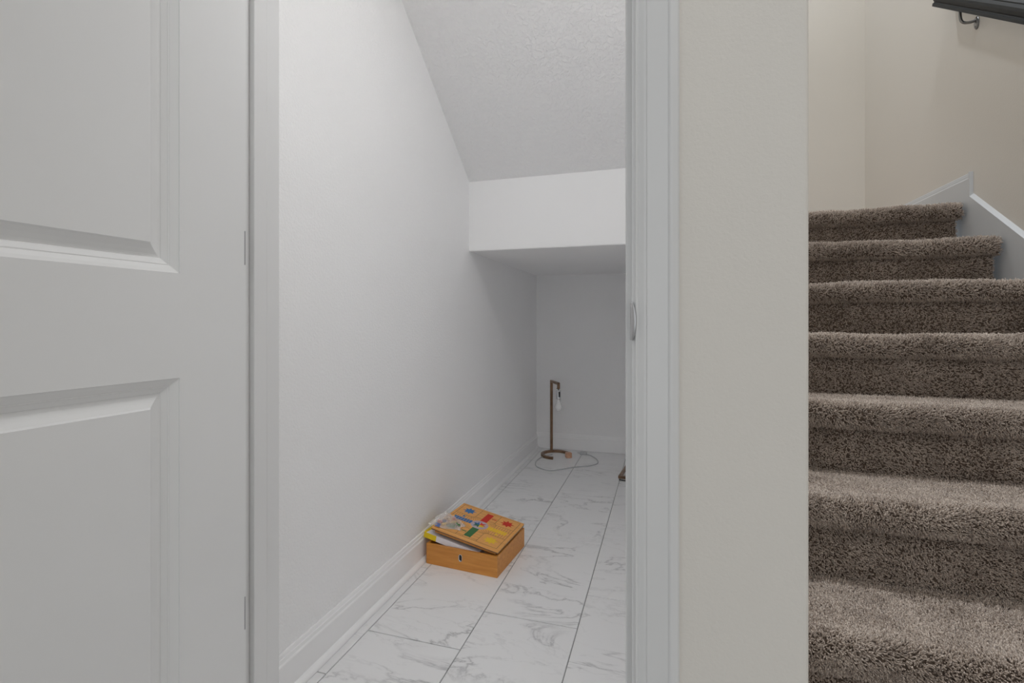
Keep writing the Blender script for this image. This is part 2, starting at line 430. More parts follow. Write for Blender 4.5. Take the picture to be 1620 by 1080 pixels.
# local +y must point to (-sin a, -cos a): rotate about z by 180 deg minus the opening angle, then mirror is avoided by x sign
OPEN = R(3.15)
door.rotation_euler = (0, 0, 0)
door.matrix_world = Matrix(((math.cos(OPEN), -math.sin(OPEN), 0, PD[0]), (-math.sin(OPEN), -math.cos(OPEN), 0, PD[1]), (0, 0, 1, 0), (0, 0, 0, 1)))
STK = [(0.0, 0.0), (0.0004, -0.0012), (0.0050, -0.0032), (0.0108, -0.0064), (0.0112, -0.0072), (0.0130, -0.0072), (0.0135, -0.0082), (0.0205, -0.0116), (0.0216, -0.0130), (0.0238, -0.0130)]
FLD = [(0.0238, -0.0130), (0.0262, -0.0124), (0.0330, -0.0090), (0.0385, -0.0058), (0.0400, -0.0050), (0.0424, -0.0022)]
for (u0, u1, z0, z1) in holes:
    def bands(prof, cap):
        vs = []; fs = []
        for d, x in prof: vs += [(x, u0 + d, z0 + d), (x, u1 - d, z0 + d), (x, u1 - d, z1 - d), (x, u0 + d, z1 - d)]
        for r in range(len(prof) - 1):
            for i in range(4): fs.append((r * 4 + i, r * 4 + (i + 1) % 4, r * 4 + 4 + (i + 1) % 4, r * 4 + 4 + i))
        if cap: m = (len(prof) - 1) * 4; fs.append((m, m + 1, m + 2, m + 3))
        return vs, fs
    mk('panel_moulding', *bands(STK, False), 'door', door)
    mk('raised_panel', *bands(FLD, True), 'door', door)
# hinges: leaf let into the door edge, leaf on the jamb and knuckle behind the edge
for zb, zt in ((0.416, 0.4738), (1.059, 1.1187), (1.70, 1.76)):
    hg = box('hinge', -0.0335, 0.00035, 0.0010, 0.0026, zb, zt, 'hinge', door)
    hg2 = lathe('hinge_knuckle', [(0.0001, zb), (0.0062, zb), (0.0062, zt), (0.0001, zt)], 'hinge', hg, 12, (-DT - 0.004, -0.004, 0))

# ------------------------------------------------------------------ staircase
RISE, RUN, Y0N, ZN = 0.179, 0.2483, 1.03, 0.380
LIP, OV = 0.062, 0.030
SX0, SX1 = XE + 0.004, 1.184
stair = empty('staircase', ((SX0 + SX1) / 2, 0.78, 0))
tag(stair, 'brown carpeted staircase rising beside the beige wall', 'staircase')
SO = Vector(stair.location)
rng = np.random.default_rng(7)
def pile(name, P, N, T, parent, length, rad):
    """tufts: cones rooted at P along N; T = tangent noise"""
    n = len(P)
    lean = rng.normal(0, 0.34, (n, 3))
    # wide soft flow so that patches of pile lie different ways
    fl = np.stack([np.sin(P[:, 0] * 21 + 3 * np.sin(P[:, 1] * 17) + P[:, 2] * 13), np.sin(P[:, 0] * 13 + P[:, 1] * 25 + 2 * np.sin(P[:, 2] * 19)), np.sin(P[:, 2] * 31 + P[:, 0] * 17)], 1) * 0.22
    d = N + lean + fl; d /= np.linalg.norm(d, axis=1)[:, None]
    L = length * rng.uniform(0.65, 1.15, n)
    a = np.cross(d, rng.normal(0, 1, (n, 3))); a /= np.linalg.norm(a, axis=1)[:, None]
    b = np.cross(d, a)
    r = rad * rng.uniform(0.8, 1.2, n)
    V = np.empty((n, 6, 3))
    mid = P + d * (L * 0.72)[:, None]
    bend = rng.normal(0, 0.22, (n, 3)) * L[:, None]
    tip = P + d * L[:, None] + bend * 0.6
    for k in range(3):
        w = 2 * math.pi * k / 3
        off = (a * math.cos(w) + b * math.sin(w)) * r[:, None]
        V[:, k] = P + off * 0.8 - d * 0.002
        V[:, 3 + k] = tip + off * 0.75
    base = (np.arange(n) * 6)[:, None]
    quad = np.array([[0, 1, 4, 3], [1, 2, 5, 4], [2, 0, 3, 5]])
    tri = np.array([[3, 4, 5]])
    Q = (base[:, :, None] + quad[None]).reshape(-1, 4); Tt = (base[:, :, None] + tri[None]).reshape(-1, 3)
    me = bpy.data.meshes.new(name)
    nv = n * 6; nq = len(Q); ntr = len(Tt)
    me.vertices.add(nv); me.vertices.foreach_set('co', V.reshape(-1))
    me.loops.add(nq * 4 + ntr * 3)
    me.loops.foreach_set('vertex_index', np.concatenate([Q.reshape(-1), Tt.reshape(-1)]).astype(np.int32))
    me.polygons.add(nq + ntr)
    me.polygons.foreach_set('loop_start', np.concatenate([np.arange(nq) * 4, nq * 4 + np.arange(ntr) * 3]).astype(np.int32))
    me.polygons.foreach_set('loop_total', np.concatenate([np.full(nq, 4), np.full(ntr, 3)]).astype(np.int32))
    me.update(calc_edges=True)
    me.materials.append(M['carpet'])
    o = bpy.data.objects.new(name, me); C.objects.link(o); o.parent = parent; o['kind'] = 'stuff'
    return o
def wav(x, s):
    return 0.0035 * math.sin(x * 9.1 + s * 1.7) + 0.0022 * math.sin(x * 23 + s * 2.9) + 0.0012 * math.sin(x * 47 + s)
def sweep(name, prof, x0, x1, s, parent, dens, length, rad, nseg=None, wob=1.0, nx=40):
    """carpet piece: open profile (y,z) swept in x with a little waviness; scatter pile on it"""
    xs = np.linspace(x0, x1, nx + 1); m = len(prof)
    vs = np.empty((nx + 1, m, 3))
    for i, x in enumerate(xs):
        w = wav(x, s) * wob
        for k, (y, z, wf) in enumerate(prof):
            vs[i, k] = (x, y - w * wf, z + w * 0.6 * wf)
    vl = [tuple(v) for v in vs.reshape(-1, 3) - np.array(SO)]
    fs = [(i * m + k, i * m + k + 1, (i + 1) * m + k + 1, (i + 1) * m + k) for i in range(nx) for k in range(m - 1)]
    # close underneath / behind so that the piece is a solid, with end caps
    fs += [(i * m + m - 1, i * m, (i + 1) * m, (i + 1) * m + m - 1) for i in range(nx)]
    fs += [tuple(range(m)), tuple(nx * m + k for k in range(m))[::-1]]
    bm = bmesh.new(); bv = [bm.verts.new(v) for v in vl]
    for f in fs: bm.faces.new([bv[i] for i in f])
    o = from_bm(name, bm, 'backing', parent)
    # scatter
    P = []; N = []
    A = vs[:-1, :-1]; Bq = vs[:-1, 1:]; Cq = vs[1:, 1:]; Dq = vs[1:, :-1]
    seg_n = np.cross(Bq - A, Dq - A); ar = np.linalg.norm(seg_n, axis=2); seg_n /= ar[:, :, None] + 1e-12
    cnt = rng.poisson(ar * dens)
    if nseg: cnt[:, nseg:] = 0
    idx = np.repeat(np.arange(cnt.size), cnt.reshape(-1))
    u = rng.random(len(idx))[:, None]; v = rng.random(len(idx))[:, None]
    a, b_, c_, d_ = (q.reshape(-1, 3)[idx] for q in (A, Bq, Cq, Dq))
    P = a * (1 - u) * (1 - v) + b_ * (1 - u) * v + c_ * u * v + d_ * u * (1 - v)
    N = seg_n.reshape(-1, 3)[idx]
    keep = P[:, 0] > x0 + 0.012; P = P[keep]; N = N[keep]
    # end edge facing the skirt: some tufts lean outwards
    nearend = (P[:, 0] > x1 - 0.006)
    N = N.copy(); N[nearend, 0] += 0.9
    pile('carpet_pile', P - np.array(SO), N, None, o, length, rad)
    return o
for j in range(-1, 7):
    yn, zt = Y0N + RUN * j, ZN + RISE * j
    last = j == 6
    yb = (YLB - 0.002) if last else yn + RUN + OV
    # tread with rounded nose: back -> front -> under
    r1, r2 = 0.030, 0.022
    prof = [(yb, zt - 0.014, 0.0), (yn + 0.13, zt - 0.013, 0.3), (yn + 0.075, zt - 0.009, 0.7), (yn + 0.048, zt - 0.0045, 1.0), (yn + r1, zt - 0.001, 1.0)]
    for k in range(1, 6):
        a = R(90 * k / 5); prof.append((yn + r1 - r1 * math.sin(a), zt - 0.001 - r1 + r1 * math.cos(a), 1.0))
    for k in range(1, 5):
        a = R(100 * k / 4); prof.append((yn + r2 - r2 * math.cos(a), zt - LIP + r2 - r2 * math.sin(a) if k < 4 else zt - LIP, 0.8))
    prof.append((yn + OV + 0.004, zt - LIP + 0.004, 0.2))
    near = j <= 1
    dens = 1 / (0.0029 if near else 0.0032 if j <= 3 else 0.0037) ** 2
    if last: # the landing carpet itself is out of sight from below: pile on its front part only, plain surface behind
        pf = [(yn + 0.30, zt - 0.014, 0.0)] + prof[1:]
        box('landing_carpet', SX0 - SO.x, SX1 - SO.x, yn + 0.30 - SO.y, YLB - 0.002 - SO.y, zt - 0.06 - SO.z, zt - 0.008 - SO.z, 'carpet', stair)
        prof = pf
    sweep('tread', prof, SX0, SX1, j, stair, dens, 0.0098, 0.00165)
    # riser below the nose
    zb = zt - RISE - 0.012 if j > -1 else 0.0
    rp = [(yn + OV, zt - LIP + 0.004, 0.1), (yn + OV - 0.002, zt - LIP - 0.03, 0.4), (yn + OV - 0.003, (zt - LIP + zb) / 2, 0.5), (yn + OV, zb, 0.1), (yn + OV + 0.03, zb, 0.0), (yn + OV + 0.03, zt - LIP + 0.004, 0.0)]
    # only the first four profile points carry pile
    sweep('riser', rp, SX0, SX1 - 0.010, j + 20, stair, dens, 0.0076, 0.00160, 3, 0.6)
# solid core under the carpet
core = []
for j in range(-1, 7):
    yn, zt = Y0N + RUN * j, ZN + RISE * j
    core += [(yn + OV + 0.012, max(0.0, zt - RISE - 0.030)), (yn + OV + 0.012, zt - 0.030)]
core += [(YLB, ZN + RISE * 6 - 0.030), (YLB, 1.37), (2.62, 1.37)] 
core += [(2.62, 1.2), (1.2, 0.0)]
prism('stair_frame', [(y - SO.y, z) for y, z in core], 'X', SX0 - SO.x, SX1 - 0.02 - SO.x, 'stair_trim', stair)

# skirt board along the right wall, then level base on the landing
def rake(y): return 1.4785 + (y - 2.507) * 0.70
SK = 0.0135
PLB = 2.507
bm = bmesh.new()
def plate(name, poly, x0, x1, parent=None, mat='stair_trim'):
    return prism(name, poly, 'X', x0, x1, mat, parent)
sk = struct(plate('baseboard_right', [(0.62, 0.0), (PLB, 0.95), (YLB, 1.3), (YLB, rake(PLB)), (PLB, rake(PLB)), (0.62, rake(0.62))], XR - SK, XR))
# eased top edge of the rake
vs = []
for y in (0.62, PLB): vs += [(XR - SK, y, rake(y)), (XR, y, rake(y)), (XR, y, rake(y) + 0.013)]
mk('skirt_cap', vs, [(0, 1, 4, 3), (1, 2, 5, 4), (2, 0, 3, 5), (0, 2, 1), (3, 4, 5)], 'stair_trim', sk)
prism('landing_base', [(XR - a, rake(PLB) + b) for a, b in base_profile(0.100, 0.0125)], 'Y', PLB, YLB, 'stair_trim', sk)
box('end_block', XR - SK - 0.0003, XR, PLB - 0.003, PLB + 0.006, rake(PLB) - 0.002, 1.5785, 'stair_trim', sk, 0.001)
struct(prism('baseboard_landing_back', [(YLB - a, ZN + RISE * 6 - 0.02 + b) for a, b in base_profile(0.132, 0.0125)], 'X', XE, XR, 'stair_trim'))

# ------------------------------------------------------------------ handrail
hr = empty('handrail', (1.16, 2.3, 2.15)); HO = Vector(hr.location)
tag(hr, 'charcoal moulded wooden handrail on the stair wall', 'handrail')
SLR = 0.7127
def railz(y): return 2.3570 + (y - 2.645) * SLR       # lower outer edge
XO = 1.134
rp = [(0.0, 0.0), (0.0015, 0.0125), (0.006, 0.0150), (0.0075, 0.0185), (0.004, 0.026), (0.0005, 0.040), (0.0015, 0.052), (0.006, 0.060), (0.0085, 0.0625), (0.008, 0.068), (0.016, 0.079), (0.027, 0.082),
      (0.038, 0.079), (0.046, 0.068), (0.0455, 0.0625), (0.048, 0.060), (0.0525, 0.052), (0.0535, 0.040), (0.050, 0.026), (0.0465, 0.0185), (0.048, 0.0150), (0.0525, 0.0125), (0.054, 0.0)]
ya, ybb = 0.9, 2.645
vs = []
for y in (ya, ybb):
    vs += [(XO + a - HO.x, y - HO.y, railz(y) + b - HO.z) for a, b in rp]
n = len(rp)
fs = [(i, (i + 1) % n, n + (i + 1) % n, n + i) for i in range(n)] + [tuple(range(n))[::-1], tuple(n + i for i in range(n))]
mk('rail', vs, fs, 'rail', hr)
for yb_ in (2.478, 1.45):
    zr = 2.174 + (yb_ - 2.478) * SLR
    br = tube('bracket', [p - HO for p in spline([(XR - 0.004, yb_ + 0.0, zr + 0.012), (XR - 0.022, yb_, zr + 0.006), (XR - 0.044, yb_ + 0.0, zr + 0.008), (XR - 0.054, yb_ + 0.002, zr + 0.024), (XR - 0.056, yb_ + 0.004, railz(yb_) + 0.004)], 6)], 0.0055, 'bracket', hr, 10)
    ro = lathe('wall_rosette', [(0.0001, 0.0), (0.0145, 0.0), (0.0155, 0.002), (0.0135, 0.0055), (0.006, 0.008), (0.0001, 0.0085)], 'bracket', br, 20)
    for v in ro.data.vertices:
        x, y, z = v.co; v.co = (XR - z - HO.x, yb_ + x - HO.y, zr + y * 1.75 - HO.z)
    sc = lathe('screw', [(0.0001, 0.0), (0.0032, 0.0), (0.0028, 0.0018), (0.0001, 0.0022)], 'black', br, 10)
    for v in sc.data.vertices:
        x, y, z = v.co; v.co = (XR - 0.0055 - z - HO.x, yb_ + x - HO.y, zr - 0.014 + y - HO.z)
    vs = [(XO + x - HO.x, yb_ + y - HO.y, railz(yb_ + y) + z - HO.z) for x in (0.016, 0.038) for y in (-0.022, 0.026) for z in (-0.0025, 0.001)]
    mk('saddle', vs, [(0, 1, 3, 2), (4, 6, 7, 5), (0, 4, 5, 1), (2, 3, 7, 6), (0, 2, 6, 4), (1, 5, 7, 3)], 'bracket', br)

# ------------------------------------------------------------------ wooden game box
A0 = R(-5.1)
gb = empty('game_box', (-0.9045, 1.7822, 0.0003), (0, 0, A0))      # origin: front-left floor corner; x along the front, y to the back
tag(gb, 'honey wooden board game box on the marble tiles by the wall', 'game box')
LX, LY, HB, TH = 0.308, 0.286, 0.0795, 0.009
BX, BY, LZ = 0.293, 0.276, 0.0185      # lid size and rest height above the wall tops
# body: four walls and a floor, front wall with an oval lock hole
bm = bmesh.new()
bm_box(bm, 0, TH, TH, LY - TH, 0, HB, 0.0008); bm_box(bm, LX - TH, LX, TH, LY - TH, 0, HB, 0.0008)
bm_box(bm, 0, LX, LY - TH, LY, 0, HB, 0.0008); bm_box(bm, TH, LX - TH, TH, LY - TH, 0.002, 0.008)
from_bm('body', bm, 'box_wood', gb)
# front board as polygon with hole
def oval(cx, cz, rx, rz, n=24, e=2.6):
    out = []
    for k in range(n):
        a = 2 * math.pi * k / n; ca, sa = math.cos(a), math.sin(a)
        out.append((cx + rx * math.copysign(abs(ca) ** (2 / e), ca), cz + rz * math.copysign(abs(sa) ** (2 / e), sa)))
    return out
ov = oval(0.152, 0.047, 0.0078, 0.0140)
bm = bmesh.new()
def front_face(y):
    inner = [bm.verts.new((x, y, z)) for x, z in ov]
    outer = []
    for k in range(24):
        a = 2 * math.pi * k / 24; ca, sa = math.cos(a), math.sin(a)
        # project to the rectangle border
        cx, cz = 0.152, 0.047
        tx = ((LX - cx) / ca if ca > 0 else (0 - cx) / ca) if abs(ca) > 1e-6 else 1e9
        tz = ((HB - cz) / sa if sa > 0 else (0 - cz) / sa) if abs(sa) > 1e-6 else 1e9
        q = min(tx, tz); outer.append(bm.verts.new((cx + ca * q, y, cz + sa * q)))
    for k in range(24): bm.faces.new((inner[k], inner[(k + 1) % 24], outer[(k + 1) % 24], outer[k]))
    return inner, outer
# put exact rectangle corners on the border
i0, o0 = front_face(0.0); i1, o1 = front_face(TH)
def snap(o):
    for cx, cz in ((0, 0), (LX, 0), (LX, HB), (0, HB)):
        v = min(o, key=lambda v: (v.co.x - cx) ** 2 + (v.co.z - cz) ** 2); v.co.x = cx; v.co.z = cz
snap(o0); snap(o1)
for k in range(24):
    bm.faces.new((i0[k], i1[k], i1[(k + 1) % 24], i0[(k + 1) % 24])); bm.faces.new((o0[k], o0[(k + 1) % 24], o1[(k + 1) % 24], o1[k]))
fb = from_bm('front_board', bm, 'box_wood', gb)
# metal ferrule in the hole and the dark inside of the lock
vs = []; fs = []
for (rx, rz, y) in ((0.0078, 0.0140, -0.0006), (0.0065, 0.0126, -0.0009), (0.0062, 0.0123, 0.008), (0.0077, 0.0139, 0.008)):
    vs += [(x, y, z) for x, z in oval(0.152, 0.047, rx, rz)]
for r_ in range(4):
    for k in range(24): fs.append((r_ * 24 + k, r_ * 24 + (k + 1) % 24, ((r_ + 1) % 4) * 24 + (k + 1) % 24, ((r_ + 1) % 4) * 24 + k))
mk('lock_ferrule', vs, fs, 'chrome', fb, True)
pl = [(x, 0.0045, z) for x, z in oval(0.152, 0.047, 0.0063, 0.0124)] + [(x, 0.0085, z) for x, z in oval(0.152, 0.047, 0.0063, 0.0124)]
mk('lock_core', pl, [tuple(range(24)), tuple(range(24, 48))[::-1]] + [(k, (k + 1) % 24, 24 + (k + 1) % 24, 24 + k) for k in range(24)], 'black', fb)
# lid: board hinged over the right wall, lifted on the left by what lies inside
TILT = R(9.6)
lid = box('lid', -BX, 0.0, 0.0, BY, -0.0075, 0.0, 'board_wood', gb, 0.0009)
lid.matrix_local = Matrix.Translation((LX + 0.001, 0.006, HB + LZ)) @ Matrix.Rotation(TILT, 4, 'Y')
# dark edge of the board and the rim that drops into the box
bm = bmesh.new(); bm_box(bm, -BX + 0.0006, -0.0006, 0.0006, BY - 0.0006, -0.0115, -0.0074)
from_bm('lid_edge', bm, 'edge_wood', lid)
bm = bmesh.new(); q = 0.012
bm_box(bm, -BX + q, -q, q, q + 0.008, -0.024, -0.0112); bm_box(bm, -BX + q, -q, BY - q - 0.008, BY - q, -0.024, -0.0112)
bm_box(bm, -BX + q, -BX + q + 0.008, q + 0.008, BY - q - 0.008, -0.024, -0.0112); bm_box(bm, -q - 0.008, -q, q + 0.008, BY - q - 0.008, -0.0135, -0.0112)
from_bm('lid_rim', bm, 'box_wood', lid)
# printed parchis board: board coords s (left-right 0..1), t (front-back 0..1)
def bp(s_, t_, z=0.0003): return (-BX + s_ * BX, t_ * BY, z)
def poly(name, pts, mat, z=0.00035):
    n = len(pts); vs = [bp(a, b, z) for a, b in pts] + [bp(a, b, -0.0002) for a, b in pts]
    fs = [tuple(range(n)), tuple(range(2 * n - 1, n - 1, -1))] + [(k, n + k, n + (k + 1) % n, (k + 1) % n) for k in range(n)]
    bm = bmesh.new(); bv = [bm.verts.new(v) for v in vs]
    for f in fs: bm.faces.new([bv[i] for i in f])
    return from_bm(name, bm, mat, lid)
lines = []
LWD = 0.0052
def ln(a, b, w=LWD):
    ax, ay = a; bx, by = b; dx, dy = bx - ax, by - ay; L = math.hypot(dx, dy); nx, ny = -dy / L * w / 2, dx / L * w / 2
    lines.append([(ax + nx, ay + ny), (bx + nx, by + ny), (bx - nx, by - ny), (ax - nx, ay - ny)])
m0, m1, a0, a1 = 0.045, 0.955, 0.345, 0.655
for p, q_ in (((m0, m0), (m1, m0)), ((m1, m0), (m1, m1)), ((m1, m1), (m0, m1)), ((m0, m1), (m0, m0))): ln(p, q_)
# arms: two long borders each, rounded off towards the centre, and cell rungs
for sx in (a0, a1):
    for (t0, t1) in ((m0, 0.29), (0.71, m1)): ln((sx, t0), (sx, t1))
for ty in (a0, a1):
    for (s0, s1) in ((m0, 0.29), (0.71, m1)): ln((s0, ty), (s1, ty))
for (cx, cy, ang) in ((0.29, 0.29, 0), (0.71, 0.29, 90), (0.71, 0.71, 180), (0.29, 0.71, 270)):
    pr = None
    for k in range(7):
        a = R(ang + 15 * k); p = (cx + 0.055 * math.cos(a), cy + 0.055 * math.sin(a))
        if pr: ln(pr, p)
        pr = p
    for k in range(1, 6):
        a = R(ang + 15 * k); ln((cx + 0.055 * math.cos(a), cy + 0.055 * math.sin(a)), (cx + 0.145 * math.cos(a), cy + 0.145 * math.sin(a)), 0.0036)
c0, c1 = 0.452, 0.548
for k in range(0, 8):
    t0 = m0 + (0.30 - m0) * k / 7
    for q0, q1 in ((a0, c0), (c1, a1)):
        if k in (2, 4, 6): continue
        ln((q0, t0), (q1, t0), 0.0036); ln((q0, 1 - t0), (q1, 1 - t0), 0.0036)
    for q0, q1 in ((a0, c0), (c1, a1)):
        ln((t0, q0), (t0, q1), 0.0036); ln((1 - t0, q0), (1 - t0, q1), 0.0036)
for t0 in (c0, c1):
    ln((m0, t0), (0.37, t0), 0.0036); ln((0.63, t0), (m1, t0), 0.0036); ln((t0, m0), (t0, 0.37), 0.0036); ln((t0, 0.63), (t0, m1), 0.0036)
vs = []; fs = []
for L_ in lines:
    b0 = len(vs); vs += [bp(a, b, 0.00022) for a, b in L_]; fs.append((b0, b0 + 1, b0 + 2, b0 + 3))
mk('printed_lines', vs, fs, 'p_line', lid)
# coloured home runs
def run_bar(name, mat, horiz, lo, hi, split):
    w0, w1 = 0.450, 0.550
    n = 7 if split else 1
    for k in range(n):
        p0 = lo + (hi - lo) * k / n + (0.003 if split else 0); p1 = lo + (hi - lo) * (k + 1) / n - (0.003 if split else 0)
        poly(name, [(p0, w0), (p1, w0), (p1, w1), (p0, w1)] if horiz else [(w0, p0), (w1, p0), (w1, p1), (w0, p1)], mat)
run_bar('blue_cell', 'p_blue', True, 0.085, 0.375, True)
run_bar('yellow_cell', 'p_yellow', True, 0.625, 0.915, True)
run_bar('green_strip', 'p_green', False, 0.085, 0.375, False)
run_bar('red_strip', 'p_red', False, 0.625, 0.915, False)
def star(name, cx, cy, mat):
    pts = []
    for k in range(16):
        r_ = 0.104 if k % 2 == 0 else 0.056
        a = R(22.5 * k + 12); pts.append((cx + r_ * math.cos(a), cy + r_ * math.sin(a)))
    poly(name, pts, mat)
star('blue_star', 0.195, 0.805, 'p_blue'); star('red_star', 0.805, 0.805, 'p_red'); star('yellow_star', 0.805, 0.195, 'p_yellow'); star('green_star', 0.195, 0.195, 'p_green')
for nm, mt, cx, cy, w_, h_ in (('red_mark', 'p_red', 0.60, 0.80, 0.075, 0.02), ('green_mark', 'p_green', 0.40, 0.20, 0.075, 0.02), ('blue_mark', 'p_blue', 0.20, 0.60, 0.03, 0.045), ('yellow_mark', 'p_yellow', 0.80, 0.40, 0.03, 0.045)):
    poly(nm, [(cx - w_ / 2, cy - h_ / 2), (cx + w_ / 2, cy - h_ / 2), (cx + w_ / 2, cy + h_ / 2), (cx - w_ / 2, cy + h_ / 2)], mt)
poly('centre_disc', [(0.5 + 0.128 * math.cos(R(22.5 * k + 11.25)), 0.5 + 0.128 * math.sin(R(22.5 * k + 11.25))) for k in range(16)], 'p_lilac', 0.0004)
for nm, mt, ang in (('red_point', 'p_red', 45), ('blue_point', 'p_blue', 165), ('green_point', 'p_green', 225), ('yellow_point', 'p_yellow', 330)):
    pts = [(0.5, 0.5)] + [(0.5 + r_ * math.cos(R(ang + d)), 0.5 + r_ * math.sin(R(ang + d))) for d, r_ in ((-48, 0.095), (-22, 0.055), (0, 0.105), (22, 0.055), (48, 0.095))]
    poly(nm, pts, mt, 0.00055)

# ------------------------------------------------------------------ flat carton sticking out under the lid
ct = empty('card_carton', (0, 0, 0)); tag(ct, 'flat white carton with yellow ends wedged under the box lid', 'carton')
ct.matrix_world = gb.matrix_world if False else Matrix.Translation((-0.9195, 1.7955, 0.1200)) @ Matrix.Rotation(R(-5.1), 4, 'Z') @ Matrix.Rotation(R(10.6), 4, 'Y')
CL, CW, CH = 0.245, 0.150, 0.024
def cb(name, x0, x1, y0, y1, z0, z1, mat): return box(name, x0, x1, y0, y1, z0, z1, mat, ct, 0.0006)
body = cb('body', 0.056, CL, 0, CW, -CH, 0, 'carton_white')
cb('end_sleeve', 0.0, 0.056, 0, CW, -CH, -0.0012, 'carton_yellow')
prism('top_flap', [(0.010, 0.0), (0.056, 0.0), (0.056, CW), (0.034, CW), (0.016, 0.04)], 'Z', -0.0012, 0.0002, 'carton_white', ct)
prism('yellow_corner', [(0.0, 0.0015), (0.0095, 0.0), (0.0155, 0.04), (0.0335, CW), (0.0, CW)], 'Z', -0.0012, 0.0003, 'carton_yellow', ct)
for k, (a, b) in enumerate(((0.015, 0.045), (0.046, 0.052), (0.056, 0.072))):
    box('printed_line', 0.062, 0.062 + (b - a) * 0.9, 0.012 + 0.007 * k, 0.014 + 0.007 * k, 0.0, 0.0002, 'print_grey', body)
for x in (0.150, 0.172): box('yellow_dot', x, x + 0.008, 0.026, 0.034, 0.0, 0.0003, 'carton_yellow', body)

# ------------------------------------------------------------------ plastic bag of pieces on the lid
def lid_pt(s_, t_, z): return lid_w @ Vector(bp(s_, t_, z))
lid_w = gb.matrix_basis @ lid.matrix_local if False else (Matrix.Translation((-0.9045, 1.7822, 0.0003)) @ Matrix.Rotation(A0, 4, 'Z')) @ (Matrix.Translation((LX + 0.001, 0.006, HB + LZ)) @ Matrix.Rotation(TILT, 4, 'Y'))
random.seed(4)
# (s, t, colour) of the pieces inside the bag
spots = [(0.045, 0.16, 'p_red'), (0.10, 0.32, 'pawn_tan'), (0.15, 0.22, 'pawn_tan'), (0.17, 0.36, 'p_red'), (0.06, 0.28, 'pawn_tan'), (0.12, 0.14, 'p_yellow'), (0.20, 0.27, 'p_yellow'),
         (0.25, 0.34, 'pawn_tan'), (0.23, 0.16, 'p_green'), (0.28, 0.25, 'p_green'), (0.045, 0.06, 'pawn_tan'), (0.085, 0.22, 'p_blue')]
names = {'p_red': 'red', 'pawn_tan': 'plain tan', 'p_yellow': 'yellow', 'p_green': 'green', 'p_blue': 'blue'}
pawn_me = {}
for s_, t_, col in spots:
    prof = [(0.0001, 0.0), (0.0062, 0.0), (0.0066, 0.0015), (0.0058, 0.003), (0.0036, 0.008), (0.0030, 0.011), (0.0040, 0.013), (0.0046, 0.0155), (0.0040, 0.018), (0.0022, 0.0196), (0.0001, 0.020)]
    if col not in pawn_me:
        o = lathe('game_pawn', prof, col, None, 12); pawn_me[col] = o.data
    else:
        o = bpy.data.objects.new('game_pawn', pawn_me[col]); C.objects.link(o)
    yaw = random.uniform(0, 6.28)
    o.matrix_world = Matrix.Translation(lid_pt(s_, t_, 0.0067)) @ Matrix.Rotation(TILT, 4, 'Y') @ Matrix.Rotation(yaw, 4, 'Z') @ Matrix.Rotation(R(88), 4, 'X') @ Matrix.Translation((0, 0, -0.01))
    tag(o, f'{names[col]} wooden pawn inside the clear plastic bag', 'game piece', 'pawns in the bag')
# the bag: crumpled pillow of film
nu, nv = 34, 26
vs = []; fs = []
def bag_h(u, v):
    q = max(0.0, 1 - (2 * u - 1) ** 2) ** 0.6 * max(0.0, 1 - (2 * v - 1) ** 2) ** 0.6
    fade = 1.0 if u < 0.62 else max(0.18, 1 - (u - 0.62) * 2.2)
    cr = 0.0035 * math.sin(u * 31 + 4 * math.sin(v * 9)) + 0.0030 * math.sin(v * 27 + 5 * math.sin(u * 7)) + 0.0016 * math.sin(u * 71 + v * 53)
    return 0.0018 + q * (0.026 * fade + cr)
top = {}; botm = {}
for i in range(nu + 1):
    for k in range(nv + 1):
        u, v = i / nu, k / nv
        # outline on the board: broad on the left, a pinched tail towards the right front
        s_ = -0.085 + 0.43 * u; 
        lo = 0.02 + 0.12 * u ** 1.5 + 0.02 * math.sin(u * 9); hi = 0.47 - 0.16 * u ** 2 + 0.03 * math.sin(u * 7 + 1)
        t_ = lo + (hi - lo) * v
        s2 = s_ + 0.02 * math.sin(v * 8 + 1) * u
        top[i, k] = len(vs); vs.append(lid_pt(s2, t_, bag_h(u, v)))
        botm[i, k] = len(vs); vs.append(lid_pt(s2, t_, 0.0008))
for i in range(nu):
    for k in range(nv):
        fs.append((top[i, k], top[i + 1, k], top[i + 1, k + 1], top[i, k + 1])); fs.append((botm[i, k], botm[i, k + 1], botm[i + 1, k + 1], botm[i + 1, k]))
bag = mk('plastic_bag', vs, fs, 'bag', None, False)
tag(bag, 'crumpled clear plastic bag of game pieces on the box lid', 'bag')
# printed label on the bag
lb = [lid_pt(0.035 + a, 0.012 + b, 0.006 + c) for a, b, c in ((0, 0, 0), (0.075, 0.0, 0), (0.075, 0.035, 0.009), (0, 0.035, 0.009))]
mk('bag_label', lb + [p + Vector((0, 0, 0.0006)) for p in lb], [(0, 1, 2, 3), (4, 5, 6, 7), (0, 1, 5, 4), (1, 2, 6, 5), (2, 3, 7, 6), (3, 0, 4, 7)], 'label_blue', bag)

